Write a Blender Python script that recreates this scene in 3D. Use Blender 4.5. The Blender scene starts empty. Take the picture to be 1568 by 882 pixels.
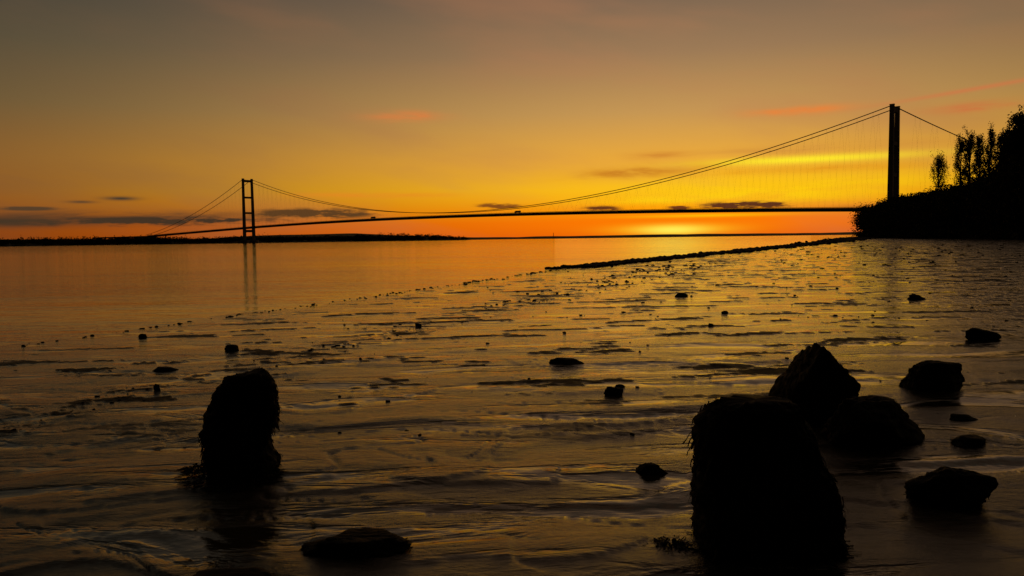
import bpy, math, random
import numpy as np
from mathutils import Matrix, Vector
rad=math.radians
sc=bpy.context.scene
sc.view_settings.view_transform='Standard'
sc.view_settings.look='None'
sc.view_settings.exposure=0
random.seed(3); rng=np.random.default_rng(7)

# ---------------------------------------------------------------- helpers
def lin(c):
    return tuple(((v/255)/12.92 if v/255<=0.04045 else ((v/255+0.055)/1.055)**2.4) for v in c)+(1.0,)
_perm=np.random.default_rng(11).permutation(256); _perm=np.concatenate([_perm,_perm,_perm])
_ang=np.random.default_rng(12).random(256)*2*np.pi
_ca=np.cos(_ang); _sa=np.sin(_ang)
def pn(x,y,seed=0):
    x=np.asarray(x,float)+seed*17.31; y=np.asarray(y,float)+seed*9.77
    xi=np.floor(x).astype(np.int64); yi=np.floor(y).astype(np.int64)
    xf=x-xi; yf=y-yi
    u=xf*xf*xf*(xf*(xf*6-15)+10); v=yf*yf*yf*(yf*(yf*6-15)+10)
    def g(ix,iy,dx,dy):
        h=_perm[(_perm[ix&255]+iy)&255]
        return _ca[h]*dx+_sa[h]*dy
    n00=g(xi,yi,xf,yf); n10=g(xi+1,yi,xf-1,yf); n01=g(xi,yi+1,xf,yf-1); n11=g(xi+1,yi+1,xf-1,yf-1)
    return ((n00*(1-u)+n10*u)*(1-v)+(n01*(1-u)+n11*u)*v)*1.5
def fbm(x,y,o=4,seed=0,g=0.5):
    s=0;a=1
    for i in range(o):
        s=s+a*pn(x*2**i,y*2**i,seed+i*3); a*=g
    return s
def sstep(x,a,b):
    t=np.clip((x-a)/(b-a),0,1); return t*t*(3-2*t)

def mesh_np(name,V,Fs,mats=(),matidx=None,smooth=False,parent=None,loc=None):
    me=bpy.data.meshes.new(name)
    V=np.asarray(V,np.float32)
    if not isinstance(Fs,list): Fs=[Fs]
    Fs=[np.asarray(f,np.int32) for f in Fs if len(f)]
    nl=sum(f.size for f in Fs); npol=sum(len(f) for f in Fs)
    me.vertices.add(len(V)); me.vertices.foreach_set('co',V.ravel())
    me.loops.add(nl); me.loops.foreach_set('vertex_index',np.concatenate([f.ravel() for f in Fs]))
    tot=np.concatenate([np.full(len(f),f.shape[1],np.int32) for f in Fs])
    st=np.concatenate([[0],np.cumsum(tot)[:-1]]).astype(np.int32)
    me.polygons.add(npol); me.polygons.foreach_set('loop_start',st); me.polygons.foreach_set('loop_total',tot)
    if matidx is not None: me.polygons.foreach_set('material_index',np.asarray(matidx,np.int32))
    me.polygons.foreach_set('use_smooth',np.full(npol,bool(smooth)))
    me.update(calc_edges=True)
    for m in mats: me.materials.append(m)
    ob=bpy.data.objects.new(name,me); sc.collection.objects.link(ob)
    if parent: ob.parent=parent
    if loc is not None: ob.location=loc
    return ob
def empty(name,loc=(0,0,0)):
    e=bpy.data.objects.new(name,None); e.empty_display_size=0.2; e.location=loc
    sc.collection.objects.link(e); return e
class MB:
    """quad/tri accumulator"""
    def __init__(s): s.V=[];s.Q=[];s.T=[];s.n=0;s.qm=[];s.tm=[]
    def add(s,V,Q=None,T=None,m=0):
        V=np.asarray(V,float).reshape(-1,3)
        if Q is not None and len(Q): s.Q.append(np.asarray(Q)+s.n); s.qm.append(np.full(len(Q),m))
        if T is not None and len(T): s.T.append(np.asarray(T)+s.n); s.tm.append(np.full(len(T),m))
        s.V.append(V); s.n+=len(V)
    def make(s,name,mats,smooth=False,parent=None,loc=None):
        Fs=[];mi=[]
        if s.Q: Fs.append(np.concatenate(s.Q)); mi.append(np.concatenate(s.qm))
        if s.T: Fs.append(np.concatenate(s.T)); mi.append(np.concatenate(s.tm))
        return mesh_np(name,np.concatenate(s.V),Fs,mats,np.concatenate(mi),smooth,parent,loc)
    def tube(s,pts,rs,k=6,m=0):
        pts=np.asarray(pts,float); n=len(pts); rs=np.broadcast_to(rs,(n,))
        V=[]
        t=2*np.pi*np.arange(k)/k; ct=np.cos(t)[:,None]; st_=np.sin(t)[:,None]
        for i in range(n):
            d=pts[min(i+1,n-1)]-pts[max(i-1,0)]; d=d/(math.sqrt(d@d)+1e-9)
            if abs(d[2])<0.9: a=np.array([d[1],-d[0],0.])
            else: a=np.array([0.,d[2],-d[1]])
            a/=math.sqrt(a@a); b=np.array([d[1]*a[2]-d[2]*a[1],d[2]*a[0]-d[0]*a[2],d[0]*a[1]-d[1]*a[0]])
            V.append(pts[i]+rs[i]*(ct*a+st_*b))
        Q=[(i*k+j,i*k+(j+1)%k,(i+1)*k+(j+1)%k,(i+1)*k+j) for i in range(n-1) for j in range(k)]
        s.add(np.concatenate(V),Q=Q,m=m)
    def hexa(s,c8,m=0):
        s.add(c8,Q=[(0,3,2,1),(4,5,6,7),(0,1,5,4),(1,2,6,5),(2,3,7,6),(3,0,4,7)],m=m)

class NT:
    def __init__(s,tree): s.t=tree; s.n=tree.nodes; s.l=tree.links
    def new(s,typ,**k):
        nd=s.n.new(typ)
        for a,b in k.items(): setattr(nd,a,b)
        return nd
    def setin(s,sock,v):
        if isinstance(v,bpy.types.NodeSocket): s.l.new(v,sock)
        else: sock.default_value=v
    def M(s,op,a,b=None,c=None,clamp=False):
        nd=s.n.new('ShaderNodeMath'); nd.operation=op; nd.use_clamp=clamp
        s.setin(nd.inputs[0],a)
        if b is not None: s.setin(nd.inputs[1],b)
        if c is not None: s.setin(nd.inputs[2],c)
        return nd.outputs[0]
    def mr(s,v,a,b,c=0.,d=1.,smooth=False):
        nd=s.n.new('ShaderNodeMapRange'); nd.interpolation_type='SMOOTHSTEP' if smooth else 'LINEAR'
        s.setin(nd.inputs['Value'],v)
        for k,x in zip(('From Min','From Max','To Min','To Max'),(a,b,c,d)): s.setin(nd.inputs[k],x)
        return nd.outputs['Result']
    def mix(s,f,a,b,blend='MIX'):
        nd=s.n.new('ShaderNodeMix'); nd.data_type='RGBA'; nd.blend_type=blend
        s.setin(nd.inputs[0],f); s.setin(nd.inputs[6],a); s.setin(nd.inputs[7],b)
        return nd.outputs[2]
    def noise(s,vec,scale=1.,detail=4.,rough=.5,dist=0.):
        nd=s.n.new('ShaderNodeTexNoise'); s.l.new(vec,nd.inputs['Vector'])
        nd.inputs['Scale'].default_value=scale; nd.inputs['Detail'].default_value=detail
        nd.inputs['Roughness'].default_value=rough; nd.inputs['Distortion'].default_value=dist
        return nd.outputs['Fac']
    def mapping(s,vec,scale=(1,1,1),rot=(0,0,0)):
        nd=s.n.new('ShaderNodeMapping'); s.l.new(vec,nd.inputs[0])
        nd.inputs['Scale'].default_value=scale; nd.inputs['Rotation'].default_value=rot
        return nd.outputs[0]
    def ramp(s,f,stops):
        nd=s.n.new('ShaderNodeValToRGB'); cr=nd.color_ramp
        while len(cr.elements)>1: cr.elements.remove(cr.elements[-1])
        cr.elements[0].position=stops[0][0]; cr.elements[0].color=stops[0][1]
        for p,c in stops[1:]:
            e=cr.elements.new(p); e.color=c
        s.l.new(f,nd.inputs[0]); return nd.outputs[0]
def material(name):
    m=bpy.data.materials.new(name); m.use_nodes=True
    nt=NT(m.node_tree); b=m.node_tree.nodes['Principled BSDF']
    return m,nt,b
def simple_mat(name,c1,c2,scale=3.,rough=.8,bump=0.,bscale=10.,spec=.3):
    m,nt,b=material(name)
    tc=nt.new('ShaderNodeTexCoord').outputs['Object']
    f=nt.mr(nt.noise(tc,scale,3,.6),.3,.7)
    nt.l.new(nt.mix(f,c1+(1,),c2+(1,)),b.inputs['Base Color'])
    b.inputs['Roughness'].default_value=rough; b.inputs['Specular IOR Level'].default_value=spec
    if bump:
        bp=nt.new('ShaderNodeBump'); bp.inputs['Strength'].default_value=1; bp.inputs['Distance'].default_value=bump
        nt.l.new(nt.noise(tc,bscale,5,.6),bp.inputs['Height']); nt.l.new(bp.outputs[0],b.inputs['Normal'])
    return m

SUN_AZ=12.2
# ---------------------------------------------------------------- world
w=bpy.data.worlds.new("World"); sc.world=w; w.use_nodes=True
w.cycles.sampling_method='MANUAL'; w.cycles.sample_map_resolution=512
nt=NT(w.node_tree); bg=w.node_tree.nodes['Background']
g=nt.new('ShaderNodeTexCoord').outputs['Generated']
sep=nt.new('ShaderNodeSeparateXYZ'); nt.l.new(g,sep.inputs[0])
X,Y,Z=sep.outputs
az=nt.M('MULTIPLY',nt.M('ARCTAN2',X,Y),57.2958)
el=nt.M('MULTIPLY',nt.M('ARCSINE',Z),57.2958)
da=nt.M('ABSOLUTE',nt.M('SUBTRACT',az,SUN_AZ))
gf=nt.mr(da,0.,54.,1.,0.,True)
e01=nt.M('DIVIDE',el,60.,clamp=True)
def st(l): return [(e/60,lin(c)) for e,c in l]
near=nt.ramp(e01,st([(0,(240,102,4)),(1.2,(250,120,3)),(2.2,(252,154,8)),(3.5,(250,182,24)),(5.5,(236,170,56)),(9,(197,150,84)),(13,(156,122,86)),(17,(122,100,80)),(27,(70,64,53)),(45,(32,31,29)),(60,(22,22,21))]))
far=nt.ramp(e01,st([(0,(122,56,12)),(1.2,(132,64,15)),(3,(142,82,26)),(5.5,(132,89,42)),(9,(102,83,53)),(13,(77,72,55)),(17,(58,59,53)),(30,(33,35,31)),(60,(18,18,18))]))
col=nt.mix(gf,far,near)
def vec(a,b):
    cv=nt.new('ShaderNodeCombineXYZ'); nt.l.new(a,cv.inputs[0]); nt.l.new(b,cv.inputs[1]); return cv.outputs[0]
wv=vec(nt.M('DIVIDE',az,9.),nt.M('DIVIDE',el,1.3))
streak=nt.mr(nt.noise(wv,1.2,5,.6,.4),.38,.62,0.,1.,True)
puff=nt.mr(nt.noise(vec(nt.M('DIVIDE',az,2.6),nt.M('DIVIDE',el,.5)),1.,4,.6),.36,.60,0.,1.,True)
soft=nt.noise(vec(nt.M('DIVIDE',nt.M('ADD',az,nt.M('MULTIPLY',el,1.5)),22.),nt.M('DIVIDE',el,7.)),1.3,4,.5)
col=nt.mix(nt.mr(soft,.42,.7,0.,.32,True),col,nt.mix(gf,lin((96,76,56)),lin((190,126,84))))
def cloud(col,a0,e0,wa,we,c,amt,tilt=0.,kind='s'):
    d=nt.M('SUBTRACT',az,a0)
    x=nt.M('DIVIDE',d,wa)
    y=nt.M('DIVIDE',nt.M('SUBTRACT',nt.M('SUBTRACT',el,e0),nt.M('MULTIPLY',d,tilt)),we)
    r=nt.M('MULTIPLY_ADD',x,x,nt.M('MULTIPLY',y,y))
    f=nt.M('EXPONENT',nt.M('MULTIPLY',r,-1.))
    if kind=='s': f=nt.M('MULTIPLY',f,nt.M('MULTIPLY_ADD',streak,.75,.25))
    elif kind=='p': f=nt.mr(nt.M('MULTIPLY',f,nt.M('MULTIPLY_ADD',puff,.7,.3)),.1,.7,0.,1.,True)
    f=nt.M('MULTIPLY',f,amt,clamp=True)
    return nt.mix(f,col,lin(c))
CL=[(12,1.0,10,.55,(255,120,0),.7,0,'g'),
 (18.6,3.3,8.0,.85,(255,208,10),1.0,0,'s'),
 (17,3.5,10.0,1.1,(254,202,18),.5,0,'g'),
 (8,3.6,8,.9,(252,192,22),.45,0,'g'),
 (20.7,5.2,6.5,.26,(255,230,44),1.0,.0,'g'),
 (20,4.45,6.5,.26,(220,134,24),.85,.0,'s'),
 (21,5.9,7,.28,(200,134,58),.7,.0,'s'),
 (9.2,4.75,4.2,.42,(190,110,28),.95,.05,'s'),
 (10.8,5.9,1.8,.28,(200,120,42),.85,0,'s'),
 (12,2.7,7,.25,(255,214,20),.6,0,'s'),
 (11.8,.55,4.0,.38,(255,196,28),1.0,0,'g'),
 (11.8,.5,2.0,.30,(255,234,84),1.,0,'g'),
 (14,1.5,5,.12,(255,190,10),.8,0,'g'),
 (-7.2,8.9,2.6,.38,(228,122,60),.9,0,'s'),
 (20.3,8.5,2.8,.28,(240,126,50),.95,0,'s'),
 (31,9.0,5,.14,(210,114,68),.6,.09,'g'),
 (31.2,7.85,2.4,.28,(210,98,58),.8,0,'s'),
 (-27.0,1.80,8,.36,(66,51,38),1.,.012,'s'),
 (-25.0,1.50,9,.32,(66,49,34),1.1,.01,'p'),
 (-34,1.5,6,.36,(68,52,36),1.,0,'g'),
 (-14.2,2.0,4.8,.40,(94,62,32),1.1,0,'p'),
 (-26.7,3.0,1.0,.13,(70,56,42),1.,0,'g'),
 (-29,2.75,.8,.09,(84,62,42),.9,0,'g'),
 (-32,2.3,1.8,.14,(76,58,40),.9,0,'p'),
 (-10,3.3,6,.2,(232,130,36),.6,0,'s'),
 (-.9,2.45,1.8,.24,(132,74,24),1.,0,'p'),
 (6.6,2.1,1.4,.24,(104,54,24),1.2,0,'p'),
 (12.2,2.1,.9,.18,(112,56,24),1.2,0,'p'),
 (16.8,2.15,3.4,.30,(94,50,26),1.3,0,'p'),
 (24,1.9,3.5,.12,(140,74,24),.8,0,'s')]
for c in CL: col=cloud(col,*c)
back=nt.mr(da,55.,110.,1.,.12,True)
col=nt.mix(1.,col,back,'MULTIPLY')
col=nt.mix(nt.mr(el,-1.5,-.2,1.,0.),col,(.004,.003,.002,1))
sky=nt.new('ShaderNodeTexSky',sky_type='NISHITA'); sky.sun_disc=False
sky.sun_elevation=rad(1.0); sky.sun_rotation=rad(SUN_AZ); sky.dust_density=3; sky.altitude=0
nish=nt.mix(1.,sky.outputs[0],(.0006,.0006,.0007,1),'MULTIPLY')
col=nt.mix(1.,col,nish,'ADD')
nt.l.new(col,bg.inputs[0]); bg.inputs[1].default_value=1.0

# sun lamp: veiled by horizon cloud
sl=bpy.data.lights.new('sun','SUN'); sl.energy=.010; sl.angle=rad(18); sl.color=(1,.55,.12)
so=bpy.data.objects.new('sun',sl); sc.collection.objects.link(so)
sd=Vector((math.sin(rad(SUN_AZ))*math.cos(rad(1.0)),math.cos(rad(SUN_AZ))*math.cos(rad(1.0)),math.sin(rad(1.0))))
so.rotation_euler=sd.to_track_quat('Z','Y').to_euler(); so.location=(40,180,30)

# ---------------------------------------------------------------- camera
cam=bpy.data.cameras.new('camera'); co=bpy.data.objects.new('camera',cam); sc.collection.objects.link(co)
cam.sensor_width=36; cam.lens=27.1; cam.clip_start=.05; cam.clip_end=40000
co.matrix_world=Matrix.Translation((0,0,1.75))@Matrix.Rotation(rad(90-3.64),4,'X')@Matrix.Rotation(rad(-.75),4,'Z')
sc.camera=co

# ---------------------------------------------------------------- terrain
SY=[-300,3,13,20,45,183,377,600,928,2000,12000]; SX=[-100,-12.7,-8.9,-6.2,3.2,74,166,290,440,960,6500]
TY=[-300,0,100,157,250,380,600,928,2000,12000];  TX=[40,84,97,106,131,170,296,448,975,6600]
L2Y=[-20,3,8.6,11.6,15.2,25,45,100]; L2X=[-9,-5.6,-4.4,-3.1,-1.86,2,10,34]
def height(x,y,detail=True):
    xs=np.interp(y,SY,SX); d=(x-xs)*.88
    wob=fbm(x*.35,y*.25,3,5)*.9*np.clip(np.hypot(x,y)/20,.3,2)
    z=np.clip((d+wob)*.0125,-1.5,.16)+np.clip(d-18,0,1e4)*.004*np.exp(-np.clip(d,0,200)/200)
    b=x-np.interp(y,TY,TX)
    z=z+sstep(b,0,14)*4.5+sstep(b,8,60)*9+sstep(b,60,400)*12
    z=z+sstep(b,2,20)*fbm(x*.05,y*.05,3,9)*2.5
    # far bank
    fx=x+700; fy=y-1950
    f=-.758*fx+.652*fy; k=.652*fx+.758*fy
    f=f-np.clip(k-880,0,1e5)*1.3+fbm(x*.004,y*.004,3,21)*60
    fb=np.clip(f*.06,-1.5,5)
    hills=sstep(f,60,900)*(8+8*fbm(x*.0012,y*.0012,3,31))
    hills=hills+15*np.exp(-(((x+560)/600)**2+((y-3100)/420)**2))*sstep(f,0,250)
    dist=sstep(y,6300,6700)*(18+16*fbm(x*.0006,y*.0006,4,41))-1.5
    z=np.maximum(z,np.maximum(np.where(y>1000,fb+hills,-1.5),np.where(y>5000,dist,-1.5)))
    deb=np.zeros_like(z)
    if detail:
        r=np.hypot(x,y)
        on=sstep(d+wob,-.5,2.5)*(1-sstep(b,-1,4))
        nearf=1-sstep(r,9,24)
        vnear=1-sstep(r,5,9)
        wx=x+fbm(x*.45,y*.7,2,51)*.9; wy=y+fbm(x*.4,y*.5,2,52)*.6
        rp_=pn(wx*.55,wy*2.3,53)
        rip=np.sin(wy*11+pn(wx*.7,wy*.5,59)*5)*sstep(pn(x*.35,y*.45,56),.0,.45)
        rip2=np.sin(30*(wy*.75-wx*.40)+pn(wx*1.1,wy*1.1,71)*5)*sstep(pn(x*.5+2,y*.6,72),-.1,.3)*vnear
        crn=np.abs(pn(wx*.5,wy*1.3,54)); crn2=np.abs(pn(wx*.9,wy*1.9,73))
        crease=np.exp(-(crn/.022)**2)*sstep(pn(x*.5,y*.4,60),-.2,.2)+.6*np.exp(-(crn2/.03)**2)*sstep(pn(x*.6,y*.7,74),.0,.3)
        rel=fbm(x*.4,y*.95,2,55)*.022+rp_*.013+rip*.0028+rip2*.0012-crease*.013
        rel=rel+pn(wx*2.2,wy*7,57)*.0032+pn(wx*5,wy*13,58)*.0022+pn(x*11,y*17,75)*.0012
        # slumped mud steps with sharp lips
        lip=sstep(pn(wx*.33,wy*.95,65),.02,.05)+sstep(pn(wx*.8,wy*2.0,67),.22,.25)*.7
        rel=rel+lip*.012
        farrel=fbm(x*.2,y*.45,4,58)*.008
        z=z+on*(rel*nearf*(.55+.45*(1-sstep(r,5,12)))+farrel*(1-nearf)-.012)
        # broken weed / debris bands
        l2=np.interp(y,L2Y,L2X); wd=np.clip(r*.05,.3,6)
        band=np.exp(-((x-l2)/wd)**2)*(y>5)*(y<60)
        band1=np.exp(-((d)/np.clip(r*.016,.12,4))**2)
        rp=sstep(x-.40*y,1.0,6)*sstep(y,9,16)*(1-sstep(b,-2,3))
        fs=sstep(r,14,40)
        pat=fbm(x*1.8+3,y*4.4,4,61,.7)*(1-fs)+fbm(x*.42+3,y*.9,4,64,.65)*fs
        pat2=fbm(x*.45,y*1.6,5,68,.65)
        deb=sstep(pat,.12,.55)*np.clip(band*.8+band1*.5,0,1)+sstep(pat,.05,.38)*rp+sstep(pat2,.5,.68)*.85*sstep(y,5,9)
        deb=np.clip(deb,0,1)*on
        z=z+deb*(.004+.010*np.clip(r/20,0,2)+.008*fbm(x*9,y*9,3,62)*nearf)
    return z,deb
th=np.concatenate([np.arange(-44,44,.15),np.arange(44,316,2.)])
th=np.radians(th); R=np.concatenate([[0],.6*np.exp(np.arange(0,math.log(12000/.6),.0080))])
na=len(th); nr=len(R)
gx=np.outer(R,np.sin(th)); gy=np.outer(R,np.cos(th))
gz,deb=height(gx.ravel(),gy.ravel())
V=np.stack([gx.ravel(),gy.ravel(),gz],1)
i=np.arange(nr-1)[:,None]; j=np.arange(na)[None,:]; j2=(j+1)%na
F=np.stack([i*na+j,(i+1)*na+j,(i+1)*na+j2,i*na+j2],-1).reshape(-1,4)[:, ::-1]
# mud material
mud,nt,b=material('wet_mud')
tc=nt.new('ShaderNodeTexCoord').outputs['Object']
at=nt.new('ShaderNodeAttribute'); at.attribute_name='debris'; dbr=at.outputs['Fac']
at2=nt.new('ShaderNodeAttribute'); at2.attribute_name='land'; land=at2.outputs['Fac']
sepm=nt.new('ShaderNodeSeparateXYZ'); nt.l.new(tc,sepm.inputs[0])
dry=nt.mr(sepm.outputs[1],5.,15.,1.,.42,True)   # the lower flat, nearer the river, holds more surface water
n1=nt.noise(nt.mapping(tc,(.45,1.7,1),(0,0,rad(6))),1.0,5,.55,.8)
raised=nt.mr(n1,.40,.52,0.,1.,True)          # slightly proud, drained mud between films of water
n2=nt.noise(nt.mapping(tc,(2.6,8.5,1),(0,0,rad(-5))),1.,4,.65,1.0)
n0=nt.noise(nt.mapping(tc,(.16,.5,1),(0,0,rad(10))),1.,3,.5)
grit=nt.noise(tc,30.,5,.75)
hgt=nt.M('MULTIPLY_ADD',n0,.03,nt.M('MULTIPLY',n1,.014))
hgt=nt.M('ADD',hgt,nt.M('MULTIPLY',raised,.006))
hgt=nt.M('ADD',hgt,nt.M('MULTIPLY',nt.M('MULTIPLY',n2,nt.M('MULTIPLY_ADD',raised,.75,.25)),.012))
hgt=nt.M('ADD',hgt,nt.M('MULTIPLY',nt.M('MULTIPLY',grit,nt.M('MULTIPLY_ADD',raised,.88,.12)),.0058))
hgt=nt.M('MULTIPLY',hgt,dry)
hgt=nt.M('ADD',hgt,nt.M('MULTIPLY',nt.M('MULTIPLY',nt.noise(tc,14.,4,.7),dbr),.05))
bp=nt.new('ShaderNodeBump'); bp.inputs['Strength'].default_value=1; bp.inputs['Distance'].default_value=1.
nt.l.new(hgt,bp.inputs['Height']); nt.l.new(bp.outputs[0],b.inputs['Normal'])
c=nt.mix(nt.mr(nt.noise(tc,.7,3,.6),.35,.65),(.030,.027,.012,1),(.060,.050,.022,1))
c=nt.mix(nt.M('MULTIPLY',dbr,.9),c,(.010,.010,.006,1))
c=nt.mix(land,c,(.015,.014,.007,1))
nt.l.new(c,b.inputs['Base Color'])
rg=nt.M('MULTIPLY',nt.mr(raised,0.,1.,.06,.24),dry)
rg=nt.M('ADD',rg,nt.M('MULTIPLY',nt.M('MAXIMUM',dbr,land),.6),clamp=True)
nt.l.new(rg,b.inputs['Roughness'])
nt.l.new(nt.mr(nt.M('MAXIMUM',dbr,land),0.,1.,.5,.06),b.inputs['Specular IOR Level'])
b.inputs['IOR'].default_value=1.78
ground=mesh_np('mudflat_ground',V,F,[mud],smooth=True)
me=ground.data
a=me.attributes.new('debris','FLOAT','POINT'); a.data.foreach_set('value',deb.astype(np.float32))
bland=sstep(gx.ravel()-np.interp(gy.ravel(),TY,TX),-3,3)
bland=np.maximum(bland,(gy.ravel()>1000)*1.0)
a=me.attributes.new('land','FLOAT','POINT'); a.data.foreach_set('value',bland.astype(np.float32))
def gz_at(x,y):
    z,_=height(np.array([float(x)]),np.array([float(y)])); return float(z[0])
def gz_arr(x,y): return height(np.asarray(x,float),np.asarray(y,float))[0]

# ---------------------------------------------------------------- water
wm,nt,b=material('river_water')
tc=nt.new('ShaderNodeTexCoord').outputs['Object']
a1=nt.noise(nt.mapping(tc,(.9,2.4,1),(0,0,rad(20))),1.,4,.6,.3)
a2=nt.noise(nt.mapping(tc,(.03,.09,1),(0,0,rad(15))),1.,3,.5)
a3=nt.noise(nt.mapping(tc,(.12,.35,1),(0,0,rad(-10))),1.,3,.55)
hh=nt.M('ADD',nt.M('MULTIPLY',nt.M('MULTIPLY',a1,nt.mr(a2,.35,.65,.35,1.5)),.034),nt.M('MULTIPLY',a3,.08))
bp=nt.new('ShaderNodeBump'); bp.inputs['Strength'].default_value=1; bp.inputs['Distance'].default_value=1.
nt.l.new(hh,bp.inputs['Height']); nt.l.new(bp.outputs[0],b.inputs['Normal'])
b.inputs['Base Color'].default_value=(.02,.016,.008,1); b.inputs['Roughness'].default_value=.05; b.inputs['IOR'].default_value=1.34
S=14000
mesh_np('river_water',[(-S,-3000,0),(S,-3000,0),(S,S,0),(-S,S,0)],np.array([[0,1,2,3]]),[wm])

# ---------------------------------------------------------------- rocks
import bmesh
def ico(sub):
    bm=bmesh.new(); bmesh.ops.create_icosphere(bm,subdivisions=sub,radius=1)
    V=np.array([v.co[:] for v in bm.verts]); T=np.array([[v.index for v in f.verts] for f in bm.faces]); bm.free(); return V,T
IC6=ico(6); IC4=ico(4); IC2=ico(2)
def noise3(P,s,seed):
    return (pn(P[:,0]*s+P[:,2]*.7*s,P[:,1]*s-P[:,2]*.6*s,seed)+pn(P[:,1]*s+5,P[:,2]*s*1.1,seed+2)+pn(P[:,2]*s+9,P[:,0]*s,seed+5))/2
def rockshape(dirs,seed,nplanes=14,extra=(),rough=1.):
    r=np.random.default_rng(seed)
    rr=np.full(len(dirs),1.25)
    P=r.normal(size=(nplanes,3)); P/=np.linalg.norm(P,axis=1)[:,None]; D=r.uniform(.62,.95,nplanes)
    Ps=list(zip(P,D))+[(np.array(p)/np.linalg.norm(p),d) for p,d in extra]
    for p,d in Ps:
        dt=dirs@p; q=np.where(dt>.05,d/np.maximum(dt,.05),9)
        kk=.10; h=np.clip(.5+.5*(rr-q)/kk,0,1); rr=rr*(1-h)+q*h-kk*h*(1-h)
    V=dirs*rr[:,None]
    V=V*(1+.10*rough*noise3(dirs,1.6,seed)[:,None]+.085*rough*noise3(dirs,3.6,seed+1)[:,None]+.045*rough*noise3(dirs,9,seed+2)[:,None]+.018*rough*noise3(dirs,24,seed+3)[:,None])
    return V
rockm=simple_mat('wet_dark_rock',(.007,.006,.004),(.016,.014,.010),6,.7,.012,18,.12)
weedm=simple_mat('bladderwrack_seaweed',(.006,.006,.003),(.014,.012,.006),25,.7,0,10,.12)
barkm=simple_mat('tree_bark',(.03,.024,.018),(.06,.05,.04),4,.9,.0)
leafm=simple_mat('tree_foliage',(.028,.035,.012),(.06,.055,.022),.6,.8,.0,10,.1)
concm=simple_mat('weathered_concrete',(.20,.19,.17),(.28,.27,.25),.15,.85,.0)
steelm=simple_mat('painted_steel',(.14,.145,.15),(.2,.2,.2),.3,.6,.0)
asphm=simple_mat('road_asphalt',(.045,.045,.045),(.06,.06,.06),2.,.9)

def fronds(mb,P,N,count,lmin,lmax,wd,r,down=1.0):
    """ribbons of weed growing from surface points"""
    idx=r.integers(0,len(P),count)
    for q in idx:
        p=P[q].copy(); n=N[q].copy(); L=r.uniform(lmin,lmax)
        t=np.array([n[1],-n[0],0.]); 
        if math.sqrt(t@t)<.1: t=np.array([1.,0,0])
        t/=math.sqrt(t@t); t=t+r.normal(size=3)*.35; t/=math.sqrt(t@t)
        vel=n*.7+t*r.normal()*.4; V=[];k=4
        for s in range(k):
            ww=wd*r.uniform(.6,1.3)*(1-.5*s/k)*(1.5 if s==k-1 else 1)
            V+=[p-t*ww,p+t*ww]
            vel=vel*.5+np.array([0,0,-down])*.65+r.normal(size=3)*.2
            if p[2]<.02: vel[2]=abs(vel[2])*.05; vel[:2]+=n[:2]*.5
            p=p+vel/math.sqrt(vel@vel)*L/k
            p[2]=max(p[2],.008)
        Q=[(2*s,2*s+1,2*s+3,2*s+2) for s in range(k-1)]
        mb.add(V,Q=Q)
def rock(name,x,y,w,d,h,seed,sink=.3,rot=0.,extra=(),weed=0,zoff=0.,IC=IC4):
    V=rockshape(IC[0],seed,14,extra)
    mn,mx=V.min(0),V.max(0)
    V=(V-(mn+mx)/2)/(mx-mn)*np.array([w,d,h/(1-sink)])
    V[:,2]+=h/(1-sink)*(.5-sink)
    foot=1+.22*np.clip(1-V[:,2]/(h*.45),0,1); V[:,:2]*=foot[:,None]
    c,s=math.cos(rot),math.sin(rot); V[:,:2]=V[:,:2]@np.array([[c,s],[-s,c]])
    z=gz_at(x,y)+zoff
    if weed:
        e=empty(name,(x,y,z))
        mesh_np('stone',V,IC[1],[rockm],smooth=True,parent=e)
        mb=MB(); m=V[:,2]>0.0; P=V[m]; N=P.copy(); N[:,2]=N[:,2]*.6; N/=np.linalg.norm(N,axis=1)[:,None]
        fronds(mb,P,N,weed,.015,.05,.005,np.random.default_rng(seed))
        mb.make('seaweed',[weedm],parent=e); return e
    return mesh_np(name,V,IC[1],[rockm],smooth=True,loc=(x,y,z))

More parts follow.
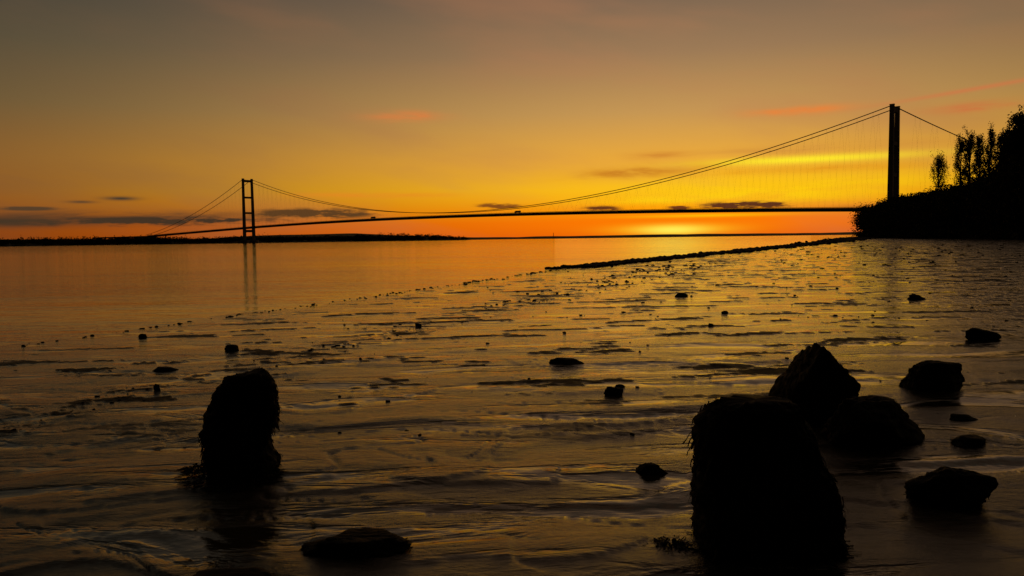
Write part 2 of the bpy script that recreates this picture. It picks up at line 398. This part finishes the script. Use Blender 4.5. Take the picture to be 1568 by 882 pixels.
def weedy_body(name,x,y,prof,depthk,seed,nf,lean=0.,skirt=(),side=(),ex=.85):
    """prof: list (z,xl,xr) outline heights; ring body"""
    pr=np.array(prof); K=110; NS=140
    zs=np.linspace(pr[0,0],pr[-1,0],K); xl=np.interp(zs,pr[:,0],pr[:,1]); xr=np.interp(zs,pr[:,0],pr[:,2])
    V=[]
    for k in range(K):
        cx=(xl[k]+xr[k])/2; rx=(xr[k]-xl[k])/2; t=np.arange(NS)*2*np.pi/NS
        cc,ss=np.cos(t),np.sin(t); e=ex
        V.append(np.stack([cx+rx*np.sign(cc)*np.abs(cc)**e,rx*depthk*np.sign(ss)*np.abs(ss)**e+lean*zs[k],np.full(NS,zs[k])],1))
    V=np.concatenate(V)
    cen=np.repeat(np.stack([(xl+xr)/2,lean*zs,zs],1),NS,0)
    N=V-cen; nl=np.linalg.norm(N,axis=1)[:,None]; N=N/np.maximum(nl,1e-6)
    top=sstep(V[:,2],pr[-1,0]*.9,pr[-1,0]); N[:,2]+=top*1.5; N/=np.linalg.norm(N,axis=1)[:,None]
    dsp=.030*noise3(V,4,seed)+.032*noise3(V,9,seed+1)+.018*noise3(V,24,seed+2)+.009*noise3(V,60,seed+4)
    V=V+N*dsp[:,None]
    capc=V[-NS:].mean(0)+[0,0,.006]; V=np.vstack([V,capc]); ci=len(V)-1
    i=np.arange(K-1)[:,None]; j=np.arange(NS)[None,:]; j2=(j+1)%NS
    Q=np.stack([i*NS+j,i*NS+j2,(i+1)*NS+j2,(i+1)*NS+j],-1).reshape(-1,4)
    jj=np.arange(NS); T=np.stack([(K-1)*NS+jj,(K-1)*NS+(jj+1)%NS,np.full(NS,ci)],1)
    z=gz_at(x,y)-.01
    e=empty(name,(x,y,z))
    mb=MB(); mb.add(V,Q=Q,T=T); mb.make('core',[rockm],smooth=True,parent=e)
    r=np.random.default_rng(seed); mb=MB()
    P=V[:-1]
    clump=noise3(P,7,seed+9)
    m=(P[:,2]>.02)&(clump>-.05)
    fronds(mb,P[m],N[m],nf,.02,.06,.006,r)
    m2=(P[:,2]>.02)&(clump>.45)
    fronds(mb,P[m2],N[m2],nf//5,.06,.12,.006,r)
    for (sx,sz,cnt) in side:      # tufts hanging from the flank
        dd=(P[:,0]-sx)**2+(P[:,2]-sz)**2; m3=dd<.05**2
        if m3.any(): fronds(mb,P[m3],N[m3],cnt,.06,.14,.007,r)
    for (sx,sy,sr,cnt) in skirt:
        a=r.uniform(0,2*np.pi,cnt); q=sr*np.sqrt(r.uniform(0,1,cnt))
        PP=np.stack([sx+q*np.cos(a),sy+q*np.sin(a)*.8,r.uniform(.0,.035,cnt)*np.clip(1.3-q/sr,0,1)+.010],1)
        NN=np.stack([np.cos(a),np.sin(a),.15+0*a],1)
        fronds(mb,PP,NN,cnt,.03,.08,.005,r,.5)
    mb.make('seaweed',[weedm],parent=e)
    return e
weedy_body('seaweed_covered_rock',-1.93,5.38,[(-.12,-.24,.27),(0,-.225,.27),(.16,-.275,.215),(.29,-.25,.205),(.43,-.21,.215),(.56,-.17,.235),(.64,-.13,.24),(.685,-.10,.225),(.71,-.07,.20),(.72,-.03,.15)],.75,3,2600,0.,
  [(-.05,-.1,.34,700),(.02,-.22,.24,500),(-.33,.05,.11,350)],[(.22,.45,60),(.23,.36,60),(-.25,.2,40)],.75)
weedy_body('seaweed_covered_rock',1.32,3.95,[(-.15,-.38,.40),(0,-.37,.385),(.16,-.37,.37),(.32,-.36,.32),(.48,-.365,.25),(.60,-.36,.205),(.68,-.335,.18),(.735,-.29,.155),(.760,-.255,.13),(.768,-.22,.10)],.60,8,4500,0.,
  [(0,0,.42,500),(-.5,-.02,.11,450)],[(-.36,.5,60),(-.33,.62,50),(.3,.3,50)],.6)
rock('boulder',2.68,6.75,.64,.60,.68,21,.25,0.,[((-.75,0,.66),.55),((.62,.1,.78),.60),((-.98,0,.1),.72),((.2,-.9,.3),.7)],200,IC=IC6)
rock('boulder',2.78,5.85,.74,.56,.35,34,.3,.2,[((.1,0,1),.62),((.8,0,.6),.8)],150,IC=IC6)
rock('boulder',4.36,7.9,.62,.42,.30,49,.3,.2,[((.3,0,1),.6),((-.6,0,1),.75)],150,IC=IC6)
rock('boulder',2.57,4.5,.50,.32,.21,59,.3,.1,[((.3,0,1),.6),((-.5,0,1),.7)],200,IC=IC6)
rock('flat_rock',-.82,3.98,.54,.24,.075,63,.4,-.05,[((0,0,1),.45)],150,IC=IC6)
rock('flat_rock',-1.34,3.62,.44,.25,.05,68,.4,.1,[((0,0,1),.45)],80)
rock('flat_rock',3.48,5.8,.30,.18,.06,71,.35,.3,(),60)
rock('boulder',7.05,11.5,.50,.3,.18,78,.3,0,(),60)
for (x,y,w_,h_,sd_) in [(.95,5.25,.19,.065,82),(1.05,7.95,.20,.09,85),(.69,10.0,.42,.08,86),(-4.45,12.1,.2,.09,87),(-4.68,10.3,.30,.05,89),(-4.06,8.7,.09,.07,92),(1.16,8.3,.1,.03,131),
   (4.7,21.3,.36,.10,93),(9.85,18.7,.36,.12,95),(-1.86,15.1,.14,.06,97),(-6.9,14.3,.14,.07,99),(3.6,13.9,.10,.05,101),(4.5,16.3,.16,.05,103),
   (-1.3,7.9,.05,.02,107),(7.9,10.3,.5,.2,112),(3.3,6.9,.2,.05,113),(4.9,9.0,.3,.06,117),(3.0,4.2,.3,.06,121),(3.9,6.6,.2,.04,123),(-.4,12.2,.06,.02,133),(.9,13.4,.07,.03,135)]:
    rock('stone',x,y,w_,w_*.6,h_,sd_,.35,random.uniform(-.4,.4),[((.2,0,1),.6)])

def scatter(name,pts,sizes,seed):
    r=np.random.default_rng(seed); mb=MB()
    var=[rockshape(IC2[0],seed+q,8) for q in range(6)]
    xs=np.array([p[0] for p in pts]); ys=np.array([p[1] for p in pts]); zz=gz_arr(xs,ys)
    for q in range(len(pts)):
        V=var[q%6]*sizes[q]*.5*np.array([r.uniform(.9,1.7),r.uniform(.7,1.2),r.uniform(.4,.8)])
        a=r.uniform(-.5,.5); V=V.copy(); V[:,:2]=V[:,:2]@np.array([[math.cos(a),math.sin(a)],[-math.sin(a),math.cos(a)]])
        mb.add(V+np.array([xs[q],ys[q],max(zz[q],-.03)+sizes[q]*.08]),T=IC2[1])
    return mb.make(name,[rockm],smooth=True)
r=np.random.default_rng(5)
pts=[];sz=[]
for q in range(5200):
    y=44+(400-44)*r.uniform(0,1)**1.5; x=np.interp(y,SY,SX)+r.normal()*(.011*y)-.2+.012*y
    if pn(x*.15,y*.06,77)<-.35 and y<120: continue
    pts.append((x,y)); sz.append(r.uniform(.16,.50)*(.55+y/150))
scatter('shoreline_stones',pts,sz,200)
pts=[];sz=[]
for q in range(4200):
    u=r.uniform()
    if u<.35: y=r.uniform(5,48); x=np.interp(y,L2Y,L2X)+r.normal()*y*.03
    elif u<.5: y=r.uniform(11,50); x=np.interp(y,SY,SX)+r.normal()*y*.007+.2
    elif u<.8: y=r.uniform(12,110); x=y*r.uniform(.34,.66)
    else: y=r.uniform(6,90); x=r.uniform(-.25*y,.66*y)
    if x<np.interp(y,SY,SX)-.2 : continue
    if u<.35 and pn(x*.9,y*.6,78)<.0: continue
    if .5<u<.8 and pn(x*.3,y*.35,79)<.05: continue
    pts.append((x,y)); sz.append(r.uniform(.15,1)**4*.0034*(y+4))
scatter('beach_pebbles',pts,sz,300)

# ---------------------------------------------------------------- bridge
br=empty('suspension_bridge',(458,928,0))
U=np.array([-.758,.652,0]); U/=np.linalg.norm(U); Pp=np.array([.652,.758,0]); Pp/=np.linalg.norm(Pp)
L=1439.
def B(s,wd,z): return U*s+Pp*wd+np.array([0,0,z])
def box(mb,s0,s1,w0,w1,z0,z1,m=0):
    mb.hexa([B(s0,w0,z0),B(s1,w0,z0),B(s1,w1,z0),B(s0,w1,z0),B(s0,w0,z1),B(s1,w0,z1),B(s1,w1,z1),B(s0,w1,z1)],m)
def deckz(s):
    if s<0: return 33+s/280*4
    if s>L: return 39-(s-L)/530*14
    t=s/L; return 33+6*t+40*t*(1-t)
def cabz(s):
    if s<0: t=-s/280; return 153+(8-153)*t-9*4*t*(1-t)
    if s>L: t=(s-L)/530; return 153+(26-153)*t-16*4*t*(1-t)
    t=s/L; return 153-4*(153-51)*t*(1-t)
for nm,s0 in (('north_tower',0.),('south_tower',L)):
    mb=MB()
    for sg in (-1,1):
        lv=[(-3,3.2,3.1,12.2),(9,3.1,3.0,12.2),(60,2.8,2.7,12.0),(105,2.5,2.4,11.8),(153.5,2.3,2.2,11.5)]
        for (z0,a0,b0,c0),(z1,a1,b1,c1) in zip(lv[:-1],lv[1:]):
            c0*=sg;c1*=sg
            mb.hexa([B(s0-a0,c0-b0,z0),B(s0+a0,c0-b0,z0),B(s0+a0,c0+b0,z0),B(s0-a0,c0+b0,z0),
                     B(s0-a1,c1-b1,z1),B(s0+a1,c1-b1,z1),B(s0+a1,c1+b1,z1),B(s0-a1,c1+b1,z1)])
        box(mb,s0-2.6,s0+2.6,11.5*sg-1.9,11.5*sg+1.9,153.6,154.6)   # cable saddle housing
    for zz,hh_ in ((146,5.5),(107,4.5),(70,4.5),(26,6.)):
        box(mb,s0-1.9,s0+1.9,-9.4,9.4,zz,zz+hh_)
    mb.make(nm,[concm],parent=br)
    mb=MB()
    for sg in (-1,1):
        n=28
        ring=lambda rr,z:[B(s0+rr*math.cos(t*2*math.pi/n),sg*12.2+rr*math.sin(t*2*math.pi/n),z) for t in range(n)]
        V=ring(11.5,-3)+ring(11.5,6.5)+ring(10.8,7.2); V.append(B(s0,sg*12.2,7.2))
        Q=[(k*n+t,k*n+(t+1)%n,(k+1)*n+(t+1)%n,(k+1)*n+t) for k in range(2) for t in range(n)]
        T=[(2*n+t,2*n+(t+1)%n,3*n) for t in range(n)]
        mb.add(V,Q=Q,T=T)
    mb.make(nm+'_pier',[concm],parent=br)
mb=MB(); ss=np.arange(-280,L+530+1,9.)
sec=[(-8.7,0),(-8.7,-.5),(-5.5,-4.4),(5.5,-4.4),(8.7,-.5),(8.7,0)]
V=[];Q=[]
for s in ss:
    for wd,dz in sec: V.append(B(s,wd,deckz(s)+dz))
for k in range(len(ss)-1):
    for q in range(6): Q.append((k*6+q,k*6+(q+1)%6,(k+1)*6+(q+1)%6,(k+1)*6+q))
mb.add(V,Q=Q)
for s0,s1 in zip(ss[:-1],ss[1:]):
    z0,z1=deckz(s0),deckz(s1)
    for sg in (-1,1):
        if min(abs(s0),abs(s1),abs(s0-L),abs(s1-L))<8: pass
        else:
            mb.hexa([B(s0,sg*8.75,z0-1.3),B(s1,sg*8.75,z1-1.3),B(s1,sg*12,z1-1.3),B(s0,sg*12,z0-1.3),B(s0,sg*8.75,z0-.7),B(s1,sg*8.75,z1-.7),B(s1,sg*12,z1-.7),B(s0,sg*12,z0-.7)])
            for a in (11.9,):
                mb.tube([B(s0,sg*a,z0+.6),B(s1,sg*a,z1+.6)],.08,4); mb.tube([B(s0,sg*a,z0-.7),B(s0,sg*a,z0+.6)],.08,4)
        mb.tube([B(s0,sg*8.5,z0+1.0),B(s1,sg*8.5,z1+1.0)],.12,4); mb.tube([B(s0,sg*8.5,z0),B(s0,sg*8.5,z0+1.0)],.1,4)
mb.make('deck_box_girder',[steelm],parent=br)
mb=MB()
for s0,s1 in zip(ss[:-1],ss[1:]):
    mb.add([B(s0,-8.2,deckz(s0)+.05),B(s1,-8.2,deckz(s1)+.05),B(s1,8.2,deckz(s1)+.05),B(s0,8.2,deckz(s0)+.05)],Q=[(0,1,2,3)])
mb.make('roadway',[asphm],parent=br)
mb=MB(); hb=MB()
for sg in (-1,1):
    for a,b_ in ((-280,0),(0,L),(L,L+530)):
        s_=np.linspace(a,b_,60); mb.tube([B(s,sg*11.5,cabz(s)) for s in s_],.55,6)
        n=int((b_-a-24)//18); st_=a+12
        for q in range(n):
            sa=st_+q*18; sb=sa+18; sm=sa+9
            for e_ in (sa,sb):
                if cabz(sm)-deckz(e_)>2: hb.tube([B(sm,sg*11.5,cabz(sm)),B(e_,sg*11.5,deckz(e_)-.7)],.04,3)
mb.make('main_cables',[steelm],parent=br); hb.make('hangers',[steelm],parent=br)
mb=MB()
box(mb,-320,-278,-18,18,-5,9); box(mb,-300,-285,-14,14,9.003,22)
box(mb,L+528,L+570,-18,18,-5,24)
for s in (L+610,L+680,L+750): box(mb,s,s+3,-8,8,-2,20)
mb.make('anchorages',[concm],parent=br)
mb=MB(); box(mb,L+570.01,L+900,-9,9,20.003,24); mb.make('approach_viaduct',[concm],parent=br)

def lorry(s,lane):
    e=empty('lorry',tuple(np.array([458,928,0])+B(s,lane,deckz(s)+.06)))
    mb=MB()
    box(mb,-6,3.6,-1.25,1.25,1.1,4.0); box(mb,-6,6,-.5,.5,.75,1.08)
    mb.make('trailer',[steelm],parent=e); mb=MB()
    c=[B(3.9,-1.2,.6),B(6.3,-1.2,.6),B(6.3,1.2,.6),B(3.9,1.2,.6),B(3.9,-1.15,3.6),B(5.8,-1.15,3.4),B(5.8,1.15,3.4),B(3.9,1.15,3.6)]
    mb.hexa(c); mb.make('cab',[steelm],parent=e); mb=MB()
    for s_ in (-5,-3.8,-2.6,2.6,5.2):
        for q in (-1.05,1.05): mb.tube([B(s_,q-.15,.5),B(s_,q+.15,.5)],.5,12)
    mb.make('wheels',[asphm],parent=e)
lorry(585,-5); lorry(965,-5)

# ---------------------------------------------------------------- trees
def tree_into(mb,base,H,W,kind,r,nleaf,lsz,simple=False):
    base=np.asarray(base,float)
    lean=r.normal(size=2)*.02*H
    n=7 if not simple else 3; tp=[base+np.array([lean[0]*(q/n)**2,lean[1]*(q/n)**2,H*.92*q/n-.4]) for q in range(n+1)]
    mb.tube(tp,np.linspace(.014*H,.003*H,n+1),7 if not simple else 4,0)
    tips=[]
    nb=44 if kind=='poplar' else (26 if not simple else 14)
    for q in range(nb):
        t=r.uniform(.1,.97) if kind=='poplar' else r.uniform(.2,.9)
        p0=base+np.array([lean[0]*t*t,lean[1]*t*t,H*.92*t]); a=r.uniform(0,2*np.pi)
        if kind=='poplar':
            out=W*.5*(.25+.75*(1-abs(t-.42)/.6)**.7)*r.uniform(.5,1.05); up=out*r.uniform(1.8,3.2)
        else:
            out=W*.5*(1-((t-.5)/.52)**2)**.5*r.uniform(.6,1.1) if abs(t-.5)<.5 else .2*W; up=out*r.uniform(.25,.8)
        d=np.array([math.cos(a)*out,math.sin(a)*out,up])
        p1=p0+d*.5+r.normal(size=3)*.04*W; p2=p0+d
        p2[2]=min(p2[2],base[2]+H)
        mb.tube([p0,p1,p2],[.005*H,.003*H,.0012*H],4 if not simple else 3,0)
        for f in (.45,.75,1.): tips.append(p0*(1-f)+p2*f)
        if simple: continue
        for _ in range(3):
            p3=p0*(.3)+p2*.7+r.normal(size=3)*W*.12*np.array([1,1,1.6]); mb.tube([p1*.5+p2*.5,p3],[.002*H,.0008*H],3,0); tips.append(p3)
    tips=np.array(tips)
    sp=W*(.06 if kind=='poplar' else (.085 if not simple else .11))
    c=tips[r.integers(0,len(tips),nleaf)]+r.normal(size=(nleaf,3))*sp*np.array([1,1,2.2 if kind=='poplar' else .9])
    c[:,2]=np.minimum(c[:,2],base[2]+H*1.02)
    u=r.normal(size=(nleaf,3)); u/=np.linalg.norm(u,axis=1)[:,None]
    v=r.normal(size=(nleaf,3)); v-=u*(u*v).sum(1)[:,None]; v/=np.linalg.norm(v,axis=1)[:,None]
    s=lsz*r.uniform(.5,1.3,(nleaf,1)); u=u*s; v=v*s*.6
    Vv=np.stack([c-u,c-v,c+u,c+v],1).reshape(-1,3)
    mb.add(Vv,Q=np.arange(nleaf*4).reshape(-1,4),m=1)
r=np.random.default_rng(42)
for (x,y,top,W) in [(137.6,250,28.0,5.8),(129.8,224,30.0,4.4),(132.0,223,32.5,4.4),(134.3,222,30.0,4.2),(136.6,222,33,4.5),(139.0,222,31,4.3),(141.2,222,33.,4.6),(143.5,223,31,4.6)]:
    z=gz_at(x,y)-.3; H=top-z
    mb=MB(); tree_into(mb,(0,0,0),H,W,'poplar',r,5200,.20)
    mb.make('poplar_tree',[barkm,leafm],loc=(x,y,z))
for (x,y,top,W) in [(124.4,190,33.5,7.5),(127.5,189,32,9),(123.4,188,28,7),(129,198,30,9)]:
    z=gz_at(x,y)-.3; H=top-z
    mb=MB(); tree_into(mb,(0,0,0),H,W,'broad',r,11000,.3)
    mb.make('broadleaf_tree',[barkm,leafm],loc=(x,y,z))
# wooded bank (mass)
mb=MB(); TQ=[.30,.39,.44,.50,.535,.56,.59,.62,.65,.68,1.0]; TS=[.014,.022,.034,.050,.055,.060,.066,.076,.098,.135,.15]
for q in range(560):
    y=80+r.uniform()**1.1*420
    b_=r.uniform(1,34)
    x=np.interp(y,TY,TX)+b_
    z=gz_at(x,y)-.3
    top=1.75+np.interp(x/y,TQ,TS)*y*r.uniform(.72,1.0)
    H=min(max(top-z,2.5),16)
    tree_into(mb,(x,y,z),H,max(3.5,H*r.uniform(.6,.95)),'broad',r,700,.36,True)
mb.make('riverbank_trees',[barkm,leafm])
# understorey scrub along the toe
mb=MB()
for q in range(420):
    y=60+r.uniform()*440; b_=r.uniform(-1.0,12); x=np.interp(y,TY,TX)+b_; z=gz_at(x,y)
    nL=220; R0=r.uniform(1.2,3.0)
    c=r.normal(size=(nL,3))*R0*np.array([.55,.55,.35])+np.array([x,y,z+R0*.45])
    u=r.normal(size=(nL,3)); u/=np.linalg.norm(u,axis=1)[:,None]; v=np.cross(u,r.normal(size=(nL,3))); v/=np.linalg.norm(v,axis=1)[:,None]
    u*=.32; v*=.2
    mb.add(np.stack([c-u,c-v,c+u,c+v],1).reshape(-1,3),Q=np.arange(nL*4).reshape(-1,4))
mb.make('riverbank_scrub',[leafm])
# far bank treeline
mb=MB()
kk=r.uniform(-900,900,1500); ff=r.uniform(10,500,1500)*r.uniform(size=1500)
xx=-700+.652*kk-.758*ff; yy=1950+.758*kk+.652*ff; zz=gz_arr(xx,yy); nn=pn(kk*.01,ff*.01,3)
for q in range(1500):
    if zz[q]<.5: continue
    H=r.uniform(6,13)*(.7+.9*max(0,float(nn[q])+.3)); nL=50
    c=r.normal(size=(nL,3))*H*np.array([.4,.4,.22])+np.array([xx[q],yy[q],zz[q]+H*.5])
    u=r.normal(size=(nL,3)); u/=np.linalg.norm(u,axis=1)[:,None]; v=np.cross(u,r.normal(size=(nL,3))); v/=np.linalg.norm(v,axis=1)[:,None]
    u*=1.6; v*=1.2
    mb.add(np.stack([c-u,c-v,c+u,c+v],1).reshape(-1,3),Q=np.arange(nL*4).reshape(-1,4))
mb.make('distant_treeline',[leafm])
e=empty('factory_chimney',(360,6600,0)); mb=MB(); mb.tube([(0,0,0),(0,0,20),(0,0,48)],[3.2,2.4,1.8],12); mb.tube([(0,0,48),(0,0,50)],[2.1,2.1],12)
mb.make('stack',[concm],parent=e)
print('built')
